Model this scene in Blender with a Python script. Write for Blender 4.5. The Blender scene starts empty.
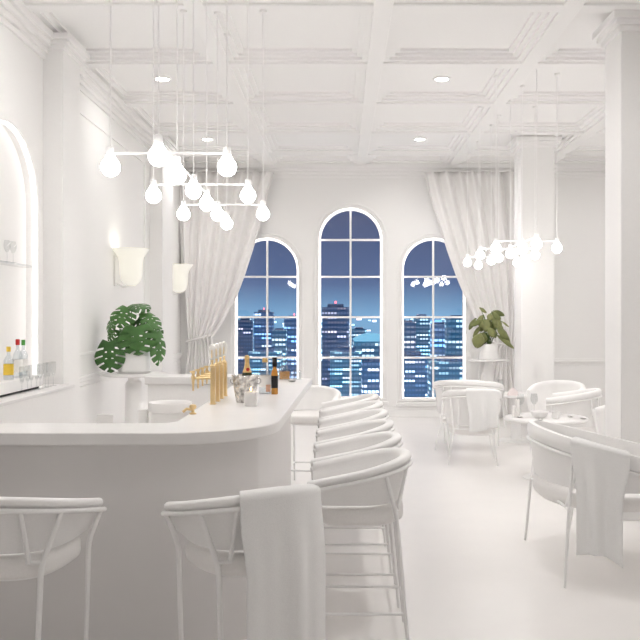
import bpy, bmesh, math, random
from mathutils import Vector, Matrix
random.seed(7)
PI = math.pi
C = bpy.context.scene.collection
SC = bpy.context.scene
FX, CX, CY, H = 820.0, 340.0, 316.0, 1.65
D = 13.4                     # back wall
XL, XR, Y0 = -2.6, 4.9, -2.0 # side walls, wall behind the viewer
ZB, ZC = 4.10, 4.20          # beam bottoms, coffer panels

def X_(px, Y): return (px-CX)*Y/FX
def Z_(py, Y): return H-(py-CY)*Y/FX

# ------------------------------------------------------------------ materials
def mat(name, col, rough=.5, metal=0., trans=0., emit=None, strength=0., bump=0., scale=40., var=.02, ior=1.45, sheen=0., alpha_noise=None):
    m = bpy.data.materials.new(name); m.use_nodes = True
    nt = m.node_tree; b = nt.nodes['Principled BSDF']
    b.inputs['Roughness'].default_value = rough
    b.inputs['Metallic'].default_value = metal
    b.inputs['Transmission Weight'].default_value = trans
    b.inputs['IOR'].default_value = ior
    if sheen: b.inputs['Sheen Weight'].default_value = sheen
    tc = nt.nodes.new('ShaderNodeTexCoord')
    no = nt.nodes.new('ShaderNodeTexNoise'); no.inputs['Scale'].default_value = scale; no.inputs['Detail'].default_value = 3
    nt.links.new(tc.outputs['Object'], no.inputs['Vector'])
    cr = nt.nodes.new('ShaderNodeValToRGB')
    cr.color_ramp.elements[0].position = .3; cr.color_ramp.elements[1].position = .7
    cr.color_ramp.elements[0].color = (*[max(0, c*(1-var)) for c in col], 1)
    cr.color_ramp.elements[1].color = (*[min(1, c*(1+var)) for c in col], 1)
    nt.links.new(no.outputs['Fac'], cr.inputs['Fac']); nt.links.new(cr.outputs['Color'], b.inputs['Base Color'])
    if bump:
        bp = nt.nodes.new('ShaderNodeBump'); bp.inputs['Strength'].default_value = bump; bp.inputs['Distance'].default_value = .01
        nt.links.new(no.outputs['Fac'], bp.inputs['Height']); nt.links.new(bp.outputs['Normal'], b.inputs['Normal'])
    if emit:
        b.inputs['Emission Color'].default_value = (*emit, 1); b.inputs['Emission Strength'].default_value = strength
    return m

M = {}
M['wall'] = mat('wall_plaster', (.89,.882,.873), .7, bump=.03, scale=60, var=.008)
M['ceil'] = mat('ceiling_plaster', (.92,.913,.905), .7, bump=.02, scale=50, var=.008)
M['trim'] = mat('trim_paint', (.90,.892,.884), .5, var=.008)
M['floor'] = mat('pale_floor', (.87,.848,.832), .30, bump=.006, scale=3, var=.012)
M['bartop'] = mat('bar_top_stone', (.82,.805,.797), .3, scale=8, var=.015)
M['barbody'] = mat('bar_body_lacquer', (.74,.722,.715), .4, scale=4, var=.01)
M['cab'] = mat('cabinet_paint', (.89,.878,.866), .45, var=.008)
M['shell'] = mat('white_leather', (.91,.90,.893), .5, bump=.04, scale=150, var=.015)
M['seat'] = mat('white_cushion', (.88,.862,.846), .6, bump=.05, scale=120, var=.02)
M['frame'] = mat('white_metal', (.92,.913,.906), .35, var=.01)
M['throw'] = mat('white_wool', (.88,.876,.87), .85, bump=.15, scale=220, var=.03, sheen=.2)
M['curtain'] = mat('white_linen', (.87,.856,.845), .85, bump=.06, scale=180, var=.02, sheen=.15)
M['pot'] = mat('white_ceramic', (.89,.88,.87), .35, var=.01)
M['soil'] = mat('potting_soil', (.05,.035,.025), .95, bump=.6, scale=60, var=.4)
M['leaf'] = mat('monstera_leaf', (.045,.135,.032), .35, bump=.08, scale=14, var=.4)
M['leaf2'] = mat('olive_leaf', (.17,.19,.055), .4, bump=.08, scale=20, var=.45)
M['stem'] = mat('green_stem', (.10,.17,.05), .5, var=.15)
M['brass'] = mat('brushed_brass', (.86,.66,.36), .28, metal=1., var=.04, scale=80)
M['silver'] = mat('hammered_silver', (.66,.63,.61), .18, metal=1., bump=1.2, scale=34, var=.55)
M['steel'] = mat('polished_steel', (.75,.74,.73), .15, metal=1., var=.03)
M['pearl'] = mat('pearl_handle', (.90,.88,.84), .2, var=.03, scale=60)
M['bulb'] = mat('lit_bulb', (1,1,1), .4, emit=(1,.975,.95), strength=18.)
M['led'] = mat('led_strip', (1,1,1), .5, emit=(1,.92,.885), strength=2.4)
M['nled'] = mat('niche_led_strip', (1,1,1), .5, emit=(1,.97,.95), strength=1.7)
M['down'] = mat('downlight_lens', (1,1,1), .5, emit=(1,.96,.92), strength=25.)
M['opal'] = mat('opal_glass', (.88,.87,.80), .35, emit=(1,.97,.86), strength=.25, var=.01)
M['wax'] = mat('white_wax', (.86,.84,.82), .5, var=.02)
M['flame'] = mat('candle_flame', (1,.7,.3), .5, emit=(1,.62,.22), strength=8.)
M['cork'] = mat('gold_cap', (.72,.50,.22), .4, metal=.6, var=.08)
M['goldfoil'] = mat('gold_foil', (.80,.55,.24), .35, metal=.7, bump=.4, scale=90, var=.12)
M['redseal'] = mat('red_seal', (.55,.03,.02), .4, var=.1)
M['black'] = mat('black_cap', (.012,.011,.012), .4, var=.1)
M['amber'] = mat('amber_spirit', (.72,.36,.09), .1, var=.08, trans=.35, ior=1.2)
M['label'] = mat('white_label', (.86,.85,.83), .6, var=.02)
M['coral'] = mat('coral_label', (.72,.45,.32), .6, var=.1)
M['darkgreen'] = mat('dark_bottle', (.05,.06,.03), .15, var=.1)
M['green'] = mat('green_cap', (.06,.28,.04), .4, var=.08)
M['red'] = mat('red_cap', (.55,.02,.02), .4, var=.08)
M['yellow'] = mat('yellow_label', (.80,.55,.06), .5, var=.06)
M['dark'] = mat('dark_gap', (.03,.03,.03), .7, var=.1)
M['pink'] = mat('blush_napkin', (.85,.76,.75), .8, bump=.1, scale=90, var=.03)
M['ground'] = mat('night_ground', (.20,.45,.62), .8, scale=.02, var=.4)

def cord_mat():
    m = bpy.data.materials.new('white_cord'); m.use_nodes = True
    nt = m.node_tree; nt.nodes.clear(); N = nt.nodes.new
    out = N('ShaderNodeOutputMaterial'); mx = N('ShaderNodeMixShader'); mx.inputs['Fac'].default_value = .5
    d = N('ShaderNodeBsdfDiffuse'); t = N('ShaderNodeBsdfTranslucent'); no = N('ShaderNodeTexNoise'); no.inputs['Scale'].default_value = 80
    cr = N('ShaderNodeValToRGB'); cr.color_ramp.elements[0].color = (.93,.925,.92,1); cr.color_ramp.elements[1].color = (.97,.965,.96,1)
    nt.links.new(no.outputs['Fac'], cr.inputs['Fac'])
    for b in (d, t): nt.links.new(cr.outputs['Color'], b.inputs['Color'])
    nt.links.new(d.outputs[0], mx.inputs[1]); nt.links.new(t.outputs[0], mx.inputs[2]); nt.links.new(mx.outputs[0], out.inputs['Surface'])
    return m
M['cord'] = cord_mat()
def glass_mat(name, tint=(.97,.98,.98), refl=.0, facing=True):
    m = bpy.data.materials.new(name); m.use_nodes = True
    nt = m.node_tree; nt.nodes.clear()
    out = nt.nodes.new('ShaderNodeOutputMaterial'); mx = nt.nodes.new('ShaderNodeMixShader')
    tr = nt.nodes.new('ShaderNodeBsdfTransparent'); tr.inputs['Color'].default_value = (*tint, 1)
    gl = nt.nodes.new('ShaderNodeBsdfGlossy'); gl.inputs['Roughness'].default_value = .02
    lw = nt.nodes.new('ShaderNodeLayerWeight'); lw.inputs['Blend'].default_value = .33
    ad = nt.nodes.new('ShaderNodeMath'); ad.operation = 'ADD'; ad.inputs[1].default_value = refl; ad.use_clamp = True
    no = nt.nodes.new('ShaderNodeTexNoise'); no.inputs['Scale'].default_value = 2.
    ml = nt.nodes.new('ShaderNodeMath'); ml.operation = 'MULTIPLY_ADD'; ml.inputs[1].default_value = .01
    nt.links.new(no.outputs['Fac'], ml.inputs[0]); nt.links.new(lw.outputs['Fresnel'], ml.inputs[2])
    ge = nt.nodes.new('ShaderNodeNewGeometry'); fr_ = nt.nodes.new('ShaderNodeMath'); fr_.operation = 'SUBTRACT'; fr_.inputs[0].default_value = 1.
    nt.links.new(ge.outputs['Backfacing'], fr_.inputs[1]); fm = nt.nodes.new('ShaderNodeMath'); fm.operation = 'MULTIPLY'
    nt.links.new(ml.outputs[0], ad.inputs[0]); nt.links.new(ad.outputs[0], fm.inputs[0]); nt.links.new(fr_.outputs[0], fm.inputs[1]); nt.links.new(fm.outputs[0], mx.inputs['Fac'])
    nt.links.new(tr.outputs[0], mx.inputs[1]); nt.links.new(gl.outputs[0], mx.inputs[2]); nt.links.new(mx.outputs[0], out.inputs['Surface'])
    return m
M['pane'] = glass_mat('window_glass', (.97,.98,1.), .025)
M['glass'] = glass_mat('clear_glass', (.95,.955,.955), .02)

M['bottleglass'] = glass_mat('bottle_glass', (.86,.885,.90), .12)
def vary(m, a, b):
    nt = m.node_tree; g = nt.nodes.new('ShaderNodeNewGeometry'); r = nt.nodes.new('ShaderNodeValToRGB')
    r.color_ramp.elements[0].color = (*a, 1); r.color_ramp.elements[1].color = (*b, 1)
    nt.links.new(g.outputs['Random Per Island'], r.inputs['Fac'])
    mx = nt.nodes.new('ShaderNodeMix'); mx.data_type = 'RGBA'; mx.inputs['Factor'].default_value = .65
    src = [l for l in nt.links if l.to_socket.name == 'Base Color'][0].from_socket
    nt.links.new(src, mx.inputs[6]); nt.links.new(r.outputs['Color'], mx.inputs[7])
    nt.links.new(mx.outputs[2], nt.nodes['Principled BSDF'].inputs['Base Color'])
vary(M['leaf'], (.018,.065,.016), (.085,.215,.05)); vary(M['leaf2'], (.09,.12,.03), (.30,.31,.13))
def tower_mat(name, base, lit, strength, sx, sz, dens, seed):
    """facade with blue haze put into its base colour and a procedural grid of lit windows"""
    m = bpy.data.materials.new(name); m.use_nodes = True
    nt = m.node_tree; b = nt.nodes['Principled BSDF']
    N = nt.nodes.new; L = nt.links.new
    b.inputs['Base Color'].default_value = (*base, 1); b.inputs['Roughness'].default_value = .4
    tc = N('ShaderNodeTexCoord'); sp = N('ShaderNodeSeparateXYZ'); L(tc.outputs['Object'], sp.inputs[0])
    def mth(op, a, bb=None, c=None):
        n = N('ShaderNodeMath'); n.operation = op
        for i, v in enumerate((a, bb, c)):
            if v is None: continue
            if isinstance(v, (int, float)): n.inputs[i].default_value = v
            else: L(v, n.inputs[i])
        return n.outputs[0]
    xy = mth('ADD', sp.outputs['X'], sp.outputs['Y'])
    u = mth('DIVIDE', xy, sx); w = mth('DIVIDE', sp.outputs['Z'], sz)
    fu = mth('FRACT', u); fw = mth('FRACT', w)
    inu = mth('MULTIPLY', mth('GREATER_THAN', fu, .12), mth('LESS_THAN', fu, .88))
    inw = mth('MULTIPLY', mth('GREATER_THAN', fw, .3), mth('LESS_THAN', fw, .72))
    cb = N('ShaderNodeCombineXYZ'); L(mth('FLOOR', mth('MULTIPLY', u, .34)), cb.inputs[0]); L(mth('FLOOR', w), cb.inputs[1]); cb.inputs[2].default_value = seed
    wn = N('ShaderNodeTexWhiteNoise'); wn.noise_dimensions = '3D'; L(cb.outputs[0], wn.inputs['Vector'])
    on = mth('LESS_THAN', wn.outputs['Value'], dens)
    k = mth('MULTIPLY', mth('MULTIPLY', inu, inw), on)
    s = mth('ADD', mth('MULTIPLY', k, mth('MULTIPLY', wn.outputs['Value'], 2.0*strength/dens)), mth('MULTIPLY', mth('MULTIPLY', inu, inw), .15))  # last term makes unlit windows glow faintly too, standing in for ambient haze
    mixc = N('ShaderNodeMix'); mixc.data_type = 'RGBA'
    sc = N('ShaderNodeSeparateColor'); L(wn.outputs['Color'], sc.inputs[0])
    L(sc.outputs[1], mixc.inputs['Factor']); mixc.inputs[6].default_value = (*lit[0], 1); mixc.inputs[7].default_value = (*lit[1], 1)
    L(mixc.outputs[2], b.inputs['Emission Color']); L(s, b.inputs['Emission Strength'])
    return m

# ------------------------------------------------------------------ mesh helpers
class MB:
    def __init__(s): s.b = bmesh.new()
    def box(s, x0, x1, y0, y1, z0, z1):
        v = [s.b.verts.new(p) for p in ((x0,y0,z0),(x1,y0,z0),(x1,y1,z0),(x0,y1,z0),(x0,y0,z1),(x1,y0,z1),(x1,y1,z1),(x0,y1,z1))]
        for f in ((0,3,2,1),(4,5,6,7),(0,1,5,4),(1,2,6,5),(2,3,7,6),(3,0,4,7)): s.b.faces.new([v[i] for i in f])
        return s
    def tube(s, pts, r, n=8, closed=False, cap=True):
        pts = [Vector(p) for p in pts]; N = len(pts); rings = []
        rs = r if isinstance(r, (list, tuple)) else [r]*N
        ref = None
        for i, p in enumerate(pts):
            if closed: t = pts[(i+1) % N]-pts[i-1]
            else: t = pts[min(i+1, N-1)]-pts[max(i-1, 0)]
            t.normalize()
            if ref is None:
                ref = Vector((0,0,1)) if abs(t.z) < .9 else Vector((1,0,0))
            a = t.cross(ref)
            if a.length < 1e-6: a = t.orthogonal()
            a.normalize(); b = a.cross(t).normalized(); ref = b
            # keep frame: b ~ previous ref
            rings.append([s.b.verts.new(p+(a*math.cos(2*PI*k/n)+b*math.sin(2*PI*k/n))*rs[i]) for k in range(n)])
        for i in range(N if closed else N-1):
            A, B = rings[i], rings[(i+1) % N]
            for k in range(n): s.b.faces.new((A[k], A[(k+1) % n], B[(k+1) % n], B[k]))
        if cap and not closed:
            s.b.faces.new(rings[0][::-1]); s.b.faces.new(rings[-1])
        return s
    def lathe(s, prof, n=24, c=(0,0,0), sx=1, sy=1):
        rings = []
        for r, z in prof:
            if r < 1e-6: rings.append([s.b.verts.new((c[0], c[1], c[2]+z))])
            else: rings.append([s.b.verts.new((c[0]+sx*r*math.cos(2*PI*k/n), c[1]+sy*r*math.sin(2*PI*k/n), c[2]+z)) for k in range(n)])
        for A, B in zip(rings, rings[1:]):
            for k in range(n):
                k2 = (k+1) % n
                if len(A) == 1 and len(B) == 1: continue
                if len(A) == 1: s.b.faces.new((A[0], B[k2], B[k]))
                elif len(B) == 1: s.b.faces.new((A[k], A[k2], B[0]))
                else: s.b.faces.new((A[k], A[k2], B[k2], B[k]))
        return s
    def prism(s, out, z0, z1):
        lo = [s.b.verts.new((x,y,z0)) for x,y in out]; hi = [s.b.verts.new((x,y,z1)) for x,y in out]
        n = len(out)
        s.b.faces.new(lo[::-1]); s.b.faces.new(hi)
        for i in range(n): s.b.faces.new((lo[i], lo[(i+1) % n], hi[(i+1) % n], hi[i]))
        return s
    def loft(s, rows, closed=True, caps=True):
        R = [[s.b.verts.new(p) for p in r] for r in rows]; n = len(R[0])
        for A, B in zip(R, R[1:]):
            for k in range(n if closed else n-1): s.b.faces.new((A[k], A[(k+1) % n], B[(k+1) % n], B[k]))
        if closed and caps: s.b.faces.new(R[0][::-1]); s.b.faces.new(R[-1])
        return s
    def build(s, name, m, parent=None, smooth=False, bevel=0., solid=0., loc=None, subsurf=0):
        bmesh.ops.recalc_face_normals(s.b, faces=s.b.faces[:])
        me = bpy.data.meshes.new(name); s.b.to_mesh(me); s.b.free()
        if smooth:
            for p in me.polygons: p.use_smooth = True
            me.set_sharp_from_angle(angle=math.radians(50))
        o = bpy.data.objects.new(name, me); C.objects.link(o)
        me.materials.append(M[m] if isinstance(m, str) else m)
        if parent: o.parent = parent
        if loc: o.location = loc
        if solid:
            md = o.modifiers.new('s', 'SOLIDIFY'); md.thickness = solid; md.offset = 0
        if bevel:
            md = o.modifiers.new('b', 'BEVEL'); md.width = bevel; md.segments = 3; md.limit_method = 'ANGLE'; md.angle_limit = math.radians(40)
            for p in me.polygons: p.use_smooth = True
            me.set_sharp_from_angle(angle=math.radians(75))
        if subsurf:
            md = o.modifiers.new('u', 'SUBSURF'); md.levels = subsurf; md.render_levels = subsurf
        return o

def tag(o, label=None, cat=None, group=None, kind=None):
    if label: o['label'] = label
    if cat: o['category'] = cat
    if group: o['group'] = group
    if kind: o['kind'] = kind
    return o
def thing(name, label, cat, loc=(0,0,0), rz=0., group=None):
    o = bpy.data.objects.new(name, None); C.objects.link(o); o.empty_display_size = .1
    o.location = loc; o.rotation_euler = (0,0,rz)
    return tag(o, label, cat, group)
def struct(o): o['kind'] = 'structure'; return o
def copy_tree(o, parent=None):
    c = o.copy(); C.objects.link(c)
    if parent: c.parent = parent
    for ch in list(o.children): copy_tree(ch, c)
    return c
def again(src, loc, label, rz=None, group=None):
    c = copy_tree(src); c.location = loc; c['label'] = label
    if rz is not None: c.rotation_euler = (0,0,rz)
    if group: c['group'] = group
    return c

# ------------------------------------------------------------------ room shell
struct(MB().box(XL-.4, XR+.3, Y0-.3, D+.3, -.15, 0).build('floor', 'floor'))

def arch_pts(uc, r, zb, zs, n=28, inset=0.):
    r2 = r-inset
    pts = [(uc-r2, zb+inset), (uc-r2, zs)]
    pts += [(uc-r2*math.cos(PI*k/n), zs+r2*math.sin(PI*k/n)) for k in range(1, n)]
    pts += [(uc+r2, zs), (uc+r2, zb+inset)]
    return pts

def arch_wall(name, T, u0, u1, z0, z1, arches, depth, back_depth=None, n=28):
    """wall with arched openings; T(u, z, d) -> xyz"""
    m = MB(); b = m.b
    def q(*p): b.faces.new([b.verts.new(T(*x)) for x in p])
    bd = depth if back_depth is None else back_depth
    arches = sorted(arches)
    for d in (0., bd):
        cur = u0
        for (uc, r, zb, zs) in arches:
            q((cur,z0,d),(uc-r,z0,d),(uc-r,z1,d),(cur,z1,d))
            if zb > z0: q((uc-r,z0,d),(uc+r,z0,d),(uc+r,zb,d),(uc-r,zb,d))
            a = [(uc-r*math.cos(PI*k/n), zs+r*math.sin(PI*k/n)) for k in range(n+1)]
            for p, s in zip(a, a[1:]):
                q((p[0],p[1],d),(s[0],s[1],d),(s[0],z1,d),(p[0],z1,d))
            cur = uc+r
        q((cur,z0,d),(u1,z0,d),(u1,z1,d),(cur,z1,d))
    for (uc, r, zb, zs) in arches:
        o = arch_pts(uc, r, zb, zs, n)
        for p, s in zip(o, o[1:]+o[:1]):
            q((p[0],p[1],0),(s[0],s[1],0),(s[0],s[1],bd),(p[0],p[1],bd))
    for a_, c_ in (((u0,z0),(u1,z0)),((u1,z0),(u1,z1)),((u1,z1),(u0,z1)),((u0,z1),(u0,z0))):
        q((*a_,0),(*c_,0),(*c_,bd),(*a_,bd))
    bmesh.ops.remove_doubles(b, verts=b.verts[:], dist=1e-5)
    return struct(m.build(name, 'wall'))

S = D/FX
WR = .515
WIN = [(X_(266.6,D), WR, Z_(399,D), Z_(238,D)-WR), (X_(350.6,D), WR, Z_(399,D), Z_(208,D)-WR), (X_(434,D), WR, Z_(400,D), Z_(238,D)-WR)]
arch_wall('wall_back', lambda u,z,d: (u, D+d, z), XL-.3, XR+.3, 0, 4.4, WIN, .28)
# left wall with the arched bar niche
NICHE = (6.44, .60, 1.10, 2.57)
arch_wall('wall_left', lambda u,z,d: (XL-d, u, z), Y0-.2, D, 0, 4.4, [NICHE], .10)
struct(MB().box(XL-.2, XL-.10, Y0, D, 0, 4.4).build('wall_left_backing', 'wall'))
struct(MB().box(XR, XR+.2, Y0-.2, D, 0, 4.4).build('wall_right', 'wall'))
struct(MB().box(XL-.2, XR+.2, Y0-.2, Y0, 0, 4.4).build('wall_front', 'wall'))

# ceiling panel, beams, coffer mouldings
cl = struct(MB().box(XL-.2, XR+.2, Y0-.2, D+.2, ZC, ZC+.2).build('ceiling', 'ceil'))
BX = [-2.657, -1.157, .343, 1.843, 3.343, 4.843]; BW = .078
BY = [12.55-1.5*k for k in range(10)]
for x in BX:
    MB().box(x-BW, x+BW, Y0, D, ZB, ZC+.02).build('ceiling_beam', 'ceil', cl, bevel=.006)
for y in BY:
    MB().box(XL, XR, y-BW, y+BW, ZB+.001, ZC+.02).build('ceiling_beam', 'ceil', cl, bevel=.006)
def ringbox(m, x0, x1, y0, y1, w, z0, z1):
    m.box(x0, x1, y0, y0+w, z0, z1); m.box(x0, x1, y1-w, y1, z0, z1)
    m.box(x0, x0+w, y0+w, y1-w, z0, z1); m.box(x1-w, x1, y0+w, y1-w, z0, z1)
ys = sorted(BY+[D+.0, Y0])
for x0, x1 in zip(BX, BX[1:]):
    for y0, y1 in zip(ys, ys[1:]):
        if y1-y0 < .5: continue
        m = MB()
        for i in range(3):
            o = BW+.050*i
            ringbox(m, x0+o, x1-o, y0+o, y1-o, .054, ZB+.022+.026*i, ZC+.01)
        m.build('coffer_moulding', 'ceil', cl)

def steps_y(name, pts, steps, mt='trim'):
    m = MB()
    for (o, z0, z1) in steps: m.box(*pts(o), z0, z1)
    return struct(m.build(name, mt, bevel=.006))
COR = [(.11, 4.05, 4.12), (.08, 4.00, 4.05), (.045, 3.95, 4.0), (.02, 3.90, 3.95)]
steps_y('trim_1', lambda o: (XL, XR, D-o, D+.01), COR)
steps_y('trim_2', lambda o: (XL-.01, XL+o, Y0, D), COR)
DADO = [(.03, .955, .985), (.018, .90, .955), (.02, 1.0-.015, 1.0)]
steps_y('trim_3', lambda o: (2.3, XR, D-o, D+.01), [(.03,.90,.925),(.018,.925,.955),(.012,.85,.865)])
steps_y('trim_4', lambda o: (XL-.01, XL+o, 7.66, 11.19), [(.03,1.02,1.05),(.018,.985,1.02),(.012,.93,.945)])
steps_y('trim_5', lambda o: (XL-.01, XL+o, 11.91, D), [(.03,1.02,1.05),(.018,.985,1.02),(.012,.93,.945)])
steps_y('baseboard_back', lambda o: (XL, XR, D-o, D+.01), [(.02, 0, .12), (.012, .12, .15)])
steps_y('baseboard_left', lambda o: (XL-.01, XL+o, Y0, D), [(.02, 0, .12), (.012, .12, .15)])
# raised panel frame on the left wall
m = MB()
for (y0, y1, z0, z1) in ((8.05, 10.9, 1.25, 3.7),):
    for (a, b_, c, d) in ((y0,y1,z0,z0+.03),(y0,y1,z1-.03,z1),(y0,y0+.03,z0,z1),(y1-.03,y1,z0,z1)):
        m.box(XL-.01, XL+.014, a, b_, c, d)
struct(m.build('trim_6', 'trim', bevel=.004))

# pilasters on the left wall
def pilaster(y0, y1, xo=-2.425):
    p = struct(MB().box(XL-.02, xo, y0, y1, 0, 4.12).build('pilaster', 'wall', bevel=.006))
    m = MB()
    for o, z0, z1 in ((.07, 4.06, 4.11), (.045, 4.02, 4.06), (.02, 3.985, 4.02)):
        m.box(XL-.02, xo+o, y0-o, y1+o, z0, z1)
    m.build('capital', 'trim', p, bevel=.006)
    MB().box(XL-.02, xo+.02, y0-.02, y1+.02, 0, .16).build('plinth', 'trim', p, bevel=.006)
pilaster(7.18, 7.65); pilaster(11.2, 11.9)
# free-standing square columns
def column(x0, x1, y0, y1):
    p = struct(MB().box(x0, x1, y0, y1, 0, ZB+.03).build('column', 'wall', bevel=.008))
    m = MB()
    for o, z0, z1 in ((.085, 4.04, 4.10), (.055, 4.0, 4.04), (.025, 3.955, 4.0)):
        m.box(x0-o, x1+o, y0-o, y1+o, z0, z1)
    m.build('capital', 'trim', p, bevel=.006)
    MB().box(x0-.02, x1+.02, y0-.02, y1+.02, 0, .14).build('plinth', 'trim', p, bevel=.006)
column(2.275, 2.70, 6.64, 7.04)
column(2.483, 2.94, 11.25, 11.68)

# windows
def sweep_arch(m, uc, r, zb, zs, y0, y1, w, n=28, inset=0.):
    """flat band following the arch outline, width w inwards, between depths y0..y1"""
    A = arch_pts(uc, r, zb, zs, n, inset); B = arch_pts(uc, r, zb, zs, n, inset+w)
    rows = [[(a[0],y0,a[1]),(b[0],y0,b[1]),(b[0],y1,b[1]),(a[0],y1,a[1])] for a, b in zip(A, B)]
    rows.append(rows[0])
    m.loft(rows, caps=False); return m
rows_mid = [Z_(276.5,D), Z_(317.2,D), Z_(358,D)]
for i, (uc, r, zb, zs) in enumerate(WIN):
    w = struct(sweep_arch(MB(), uc, r, zb, zs, D+.10, D+.16, .030).build(f'window_{i+1}', 'trim', bevel=.004))
    m = MB(); y0, y1 = D+.105, D+.15
    m.box(uc-.016, uc+.016, y0, y1, zb+.03, zs+r-.03)
    for z in (rows_mid+([Z_(239.3,D)] if i == 1 else [])):
        hw = r-.03
        m.box(uc-hw, uc+hw, y0+.002, y1-.002, z-.016, z+.016)
    m.build('glazing_bars', 'trim', w)
    g = MB(); A = arch_pts(uc, r-.03, zb+.03, zs)
    g.loft([[(a[0], y, a[1]) for a in A] for y in (D+.125, D+.131)])
    g.build('pane', 'pane', w)
    sweep_arch(MB(), uc, r, zb, zs, D+.03, D+.07, .014, inset=.002).build('light_strip', 'led', w)
    t = MB()
    sweep_arch(t, uc, r+.085, zb-.02, zs, D-.018, D+.005, .03); sweep_arch(t, uc, r+.05, zb-.02, zs, D-.010, D+.005, .05)
    t.build('architrave', 'trim', w, bevel=.004)
    MB().box(uc-r-.10, uc+r+.10, D-.05, D+.01, zb-.09, zb-.03).build('window_sill', 'trim', w, bevel=.008)

# niche: back panel and light strip
m = MB(); A = arch_pts(*NICHE)
m.loft([[(XL-.101, a[0], a[1]) for a in A], [(XL-.095, a[0], a[1]) for a in A]])
nb = struct(m.build('niche_panel', 'cab'))
m = MB()
A = arch_pts(*NICHE); B = arch_pts(*NICHE, inset=.018)
rows = [[(XL-.004,a[0],a[1]),(XL-.004,b[0],b[1]),(XL-.03,b[0],b[1]),(XL-.03,a[0],a[1])] for a, b in zip(A, B)]
m.loft(rows).build('light_strip', 'nled', nb)
m = MB()
A = arch_pts(NICHE[0], .66, 1.10, 2.57); B = arch_pts(NICHE[0], .605, 1.10, 2.57)
m.loft([[(XL+.016,a[0],a[1]),(XL+.010,b[0],b[1]),(XL-.005,b[0],b[1]),(XL-.005,a[0],a[1])] for a, b in zip(A, B)])
m.build('architrave', 'trim', nb)

# ------------------------------------------------------------------ lamps
def point(loc, power, col=(1,.95,.9), size=.05, parent=None, kind='POINT', **kw):
    l = bpy.data.lights.new('lamp', kind); l.energy = power; l.color = col
    if kind != 'AREA': l.shadow_soft_size = size
    for k, v in kw.items(): setattr(l, k, v)
    o = bpy.data.objects.new('lamp', l); C.objects.link(o); o.location = loc
    if parent: o.parent = parent
    return o
DLW = 66.
def downlight(x, y, label, power=DLW):
    t = thing('downlight', label, 'ceiling light', (x, y, ZC), 0, 'recessed ceiling downlights')
    MB().lathe([(.070,-.012),(.095,-.012),(.098,-.004),(.098,.0),(.070,.0),(.070,-.012)], 28).build('trim_ring', 'trim', t, smooth=True)
    MB().lathe([(0,-.009),(.070,-.009),(.070,-.001),(0,-.001)], 28).build('lens', 'down', t)
    point((0,0,-.03), power, (1,.982,.965), .06, t, 'SPOT', spot_size=math.radians(165), spot_blend=.8)
for (cx, cy, lb, pw) in ((-1.907, 8.8, 'round recessed downlight in the ceiling coffer above the near pendant bulbs', DLW*.36),
        (1.093, 8.8, 'round recessed downlight nearer the viewer in front of the middle window bay', DLW),
        (-1.907, 11.8, 'round recessed downlight by the left curtain, behind the pendant cords', DLW*.5),
        (1.15, 11.8, 'round recessed downlight close to the right curtain and back wall', DLW),
        (4.093, 8.8, 'round recessed downlight behind the near square column', DLW*.9), (4.093, 11.8, 'round recessed downlight beyond the far square column', DLW*.45),
        (1.093, 5.8, 'round recessed downlight over the open floor beside the stools', DLW*.95), (-1.907, 5.8, 'round recessed downlight above the back bar', DLW*.38),
        (4.093, 5.8, 'round recessed downlight over the near tub armchair side', DLW*.7), (1.093, 2.8, 'round recessed downlight above the open floor nearest the viewer', DLW*.72), (-1.907, 2.8, 'unseen recessed downlight added over the front of the bar counter', DLW*.28)):  # last one follows the coffer pattern out of view, added to brighten the front
    downlight(cx, cy, lb, pw)

def ceil_z(x, y):
    dx = min(abs(x-b) for b in BX); dy = min(abs(y-b) for b in BY)
    d = min(dx, dy)
    return ZB if d < BW else (ZB+.022+.026*int((d-BW)/.05) if d < BW+.05*3+.004 else ZC)

def chandelier(label, Z, rows, line, group):
    """rows: (xa, xb, y) cross bars with a bulb at each end; line: (x, y) bulbs hung along the middle"""
    cx = sum(p[0] for p in line)/len(line); cy = sum(p[1] for p in line)/len(line)
    t = thing('bulb_chandelier', label, 'pendant lamp', (cx, cy, Z), 0, group)
    P = []
    for xa, xb, y in rows:
        MB().tube([(xa-cx+.018, y-cy, .077), (xb-cx-.018, y-cy, .077)], .0075, 8).build('cross_bar', 'frame', t, smooth=True)
        P += [(xa, y), (xb, y)]
    (xa, ya), (xb, yb) = line[0], line[-1]
    MB().tube([(xa-cx, ya-cy+.018, .077), (xb-cx, yb-cy-.018, .077)], .0055, 8).build('long_bar', 'frame', t, smooth=True)
    P += line
    for x, y in P:
        zt = ceil_z(x, y)-Z
        MB().tube([(x-cx, y-cy, .108), (x-cx, y-cy, zt)], .0045, 6).build('cord', 'cord', t)
        MB().lathe([(0,zt-.02),(.028,zt-.018),(.030,zt)], 14, (x-cx, y-cy, 0)).build('ceiling_cap', 'frame', t, smooth=True)
        so = MB().lathe([(0,.112),(.012,.111),(.0215,.105),(.0235,.066),(.021,.060),(0,.060)], 16).build('socket', 'frame', t, smooth=True, loc=(x-cx, y-cy, 0))
        pr = [(0,-.053),(.02,-.049),(.037,-.038),(.049,-.020),(.053,0),(.050,.016),(.042,.031),(.032,.044),(.025,.055),(.022,.065),(0,.066)]
        MB().lathe(pr, 20).build('bulb', 'bulb', so, smooth=True)
    return t
ZA = H+.818
rowsA = [(X_(110.5,4.5), X_(227,4.5), 4.5), (X_(153.5,5.57), X_(248,5.57), 5.57), (X_(183.5,6.58), X_(263,6.58), 6.58)]
lineA = [(X_(p, y), y) for p, y in ((159,4.22), (178,4.86), (194,5.47), (207.5,6.02), (217.5,6.58), (226.5,7.07))]
lineA = [(-.930-.024*(y-4.2), y) for y in (4.2, 4.75, 5.36, 5.98, 6.62, 7.27)]
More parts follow.
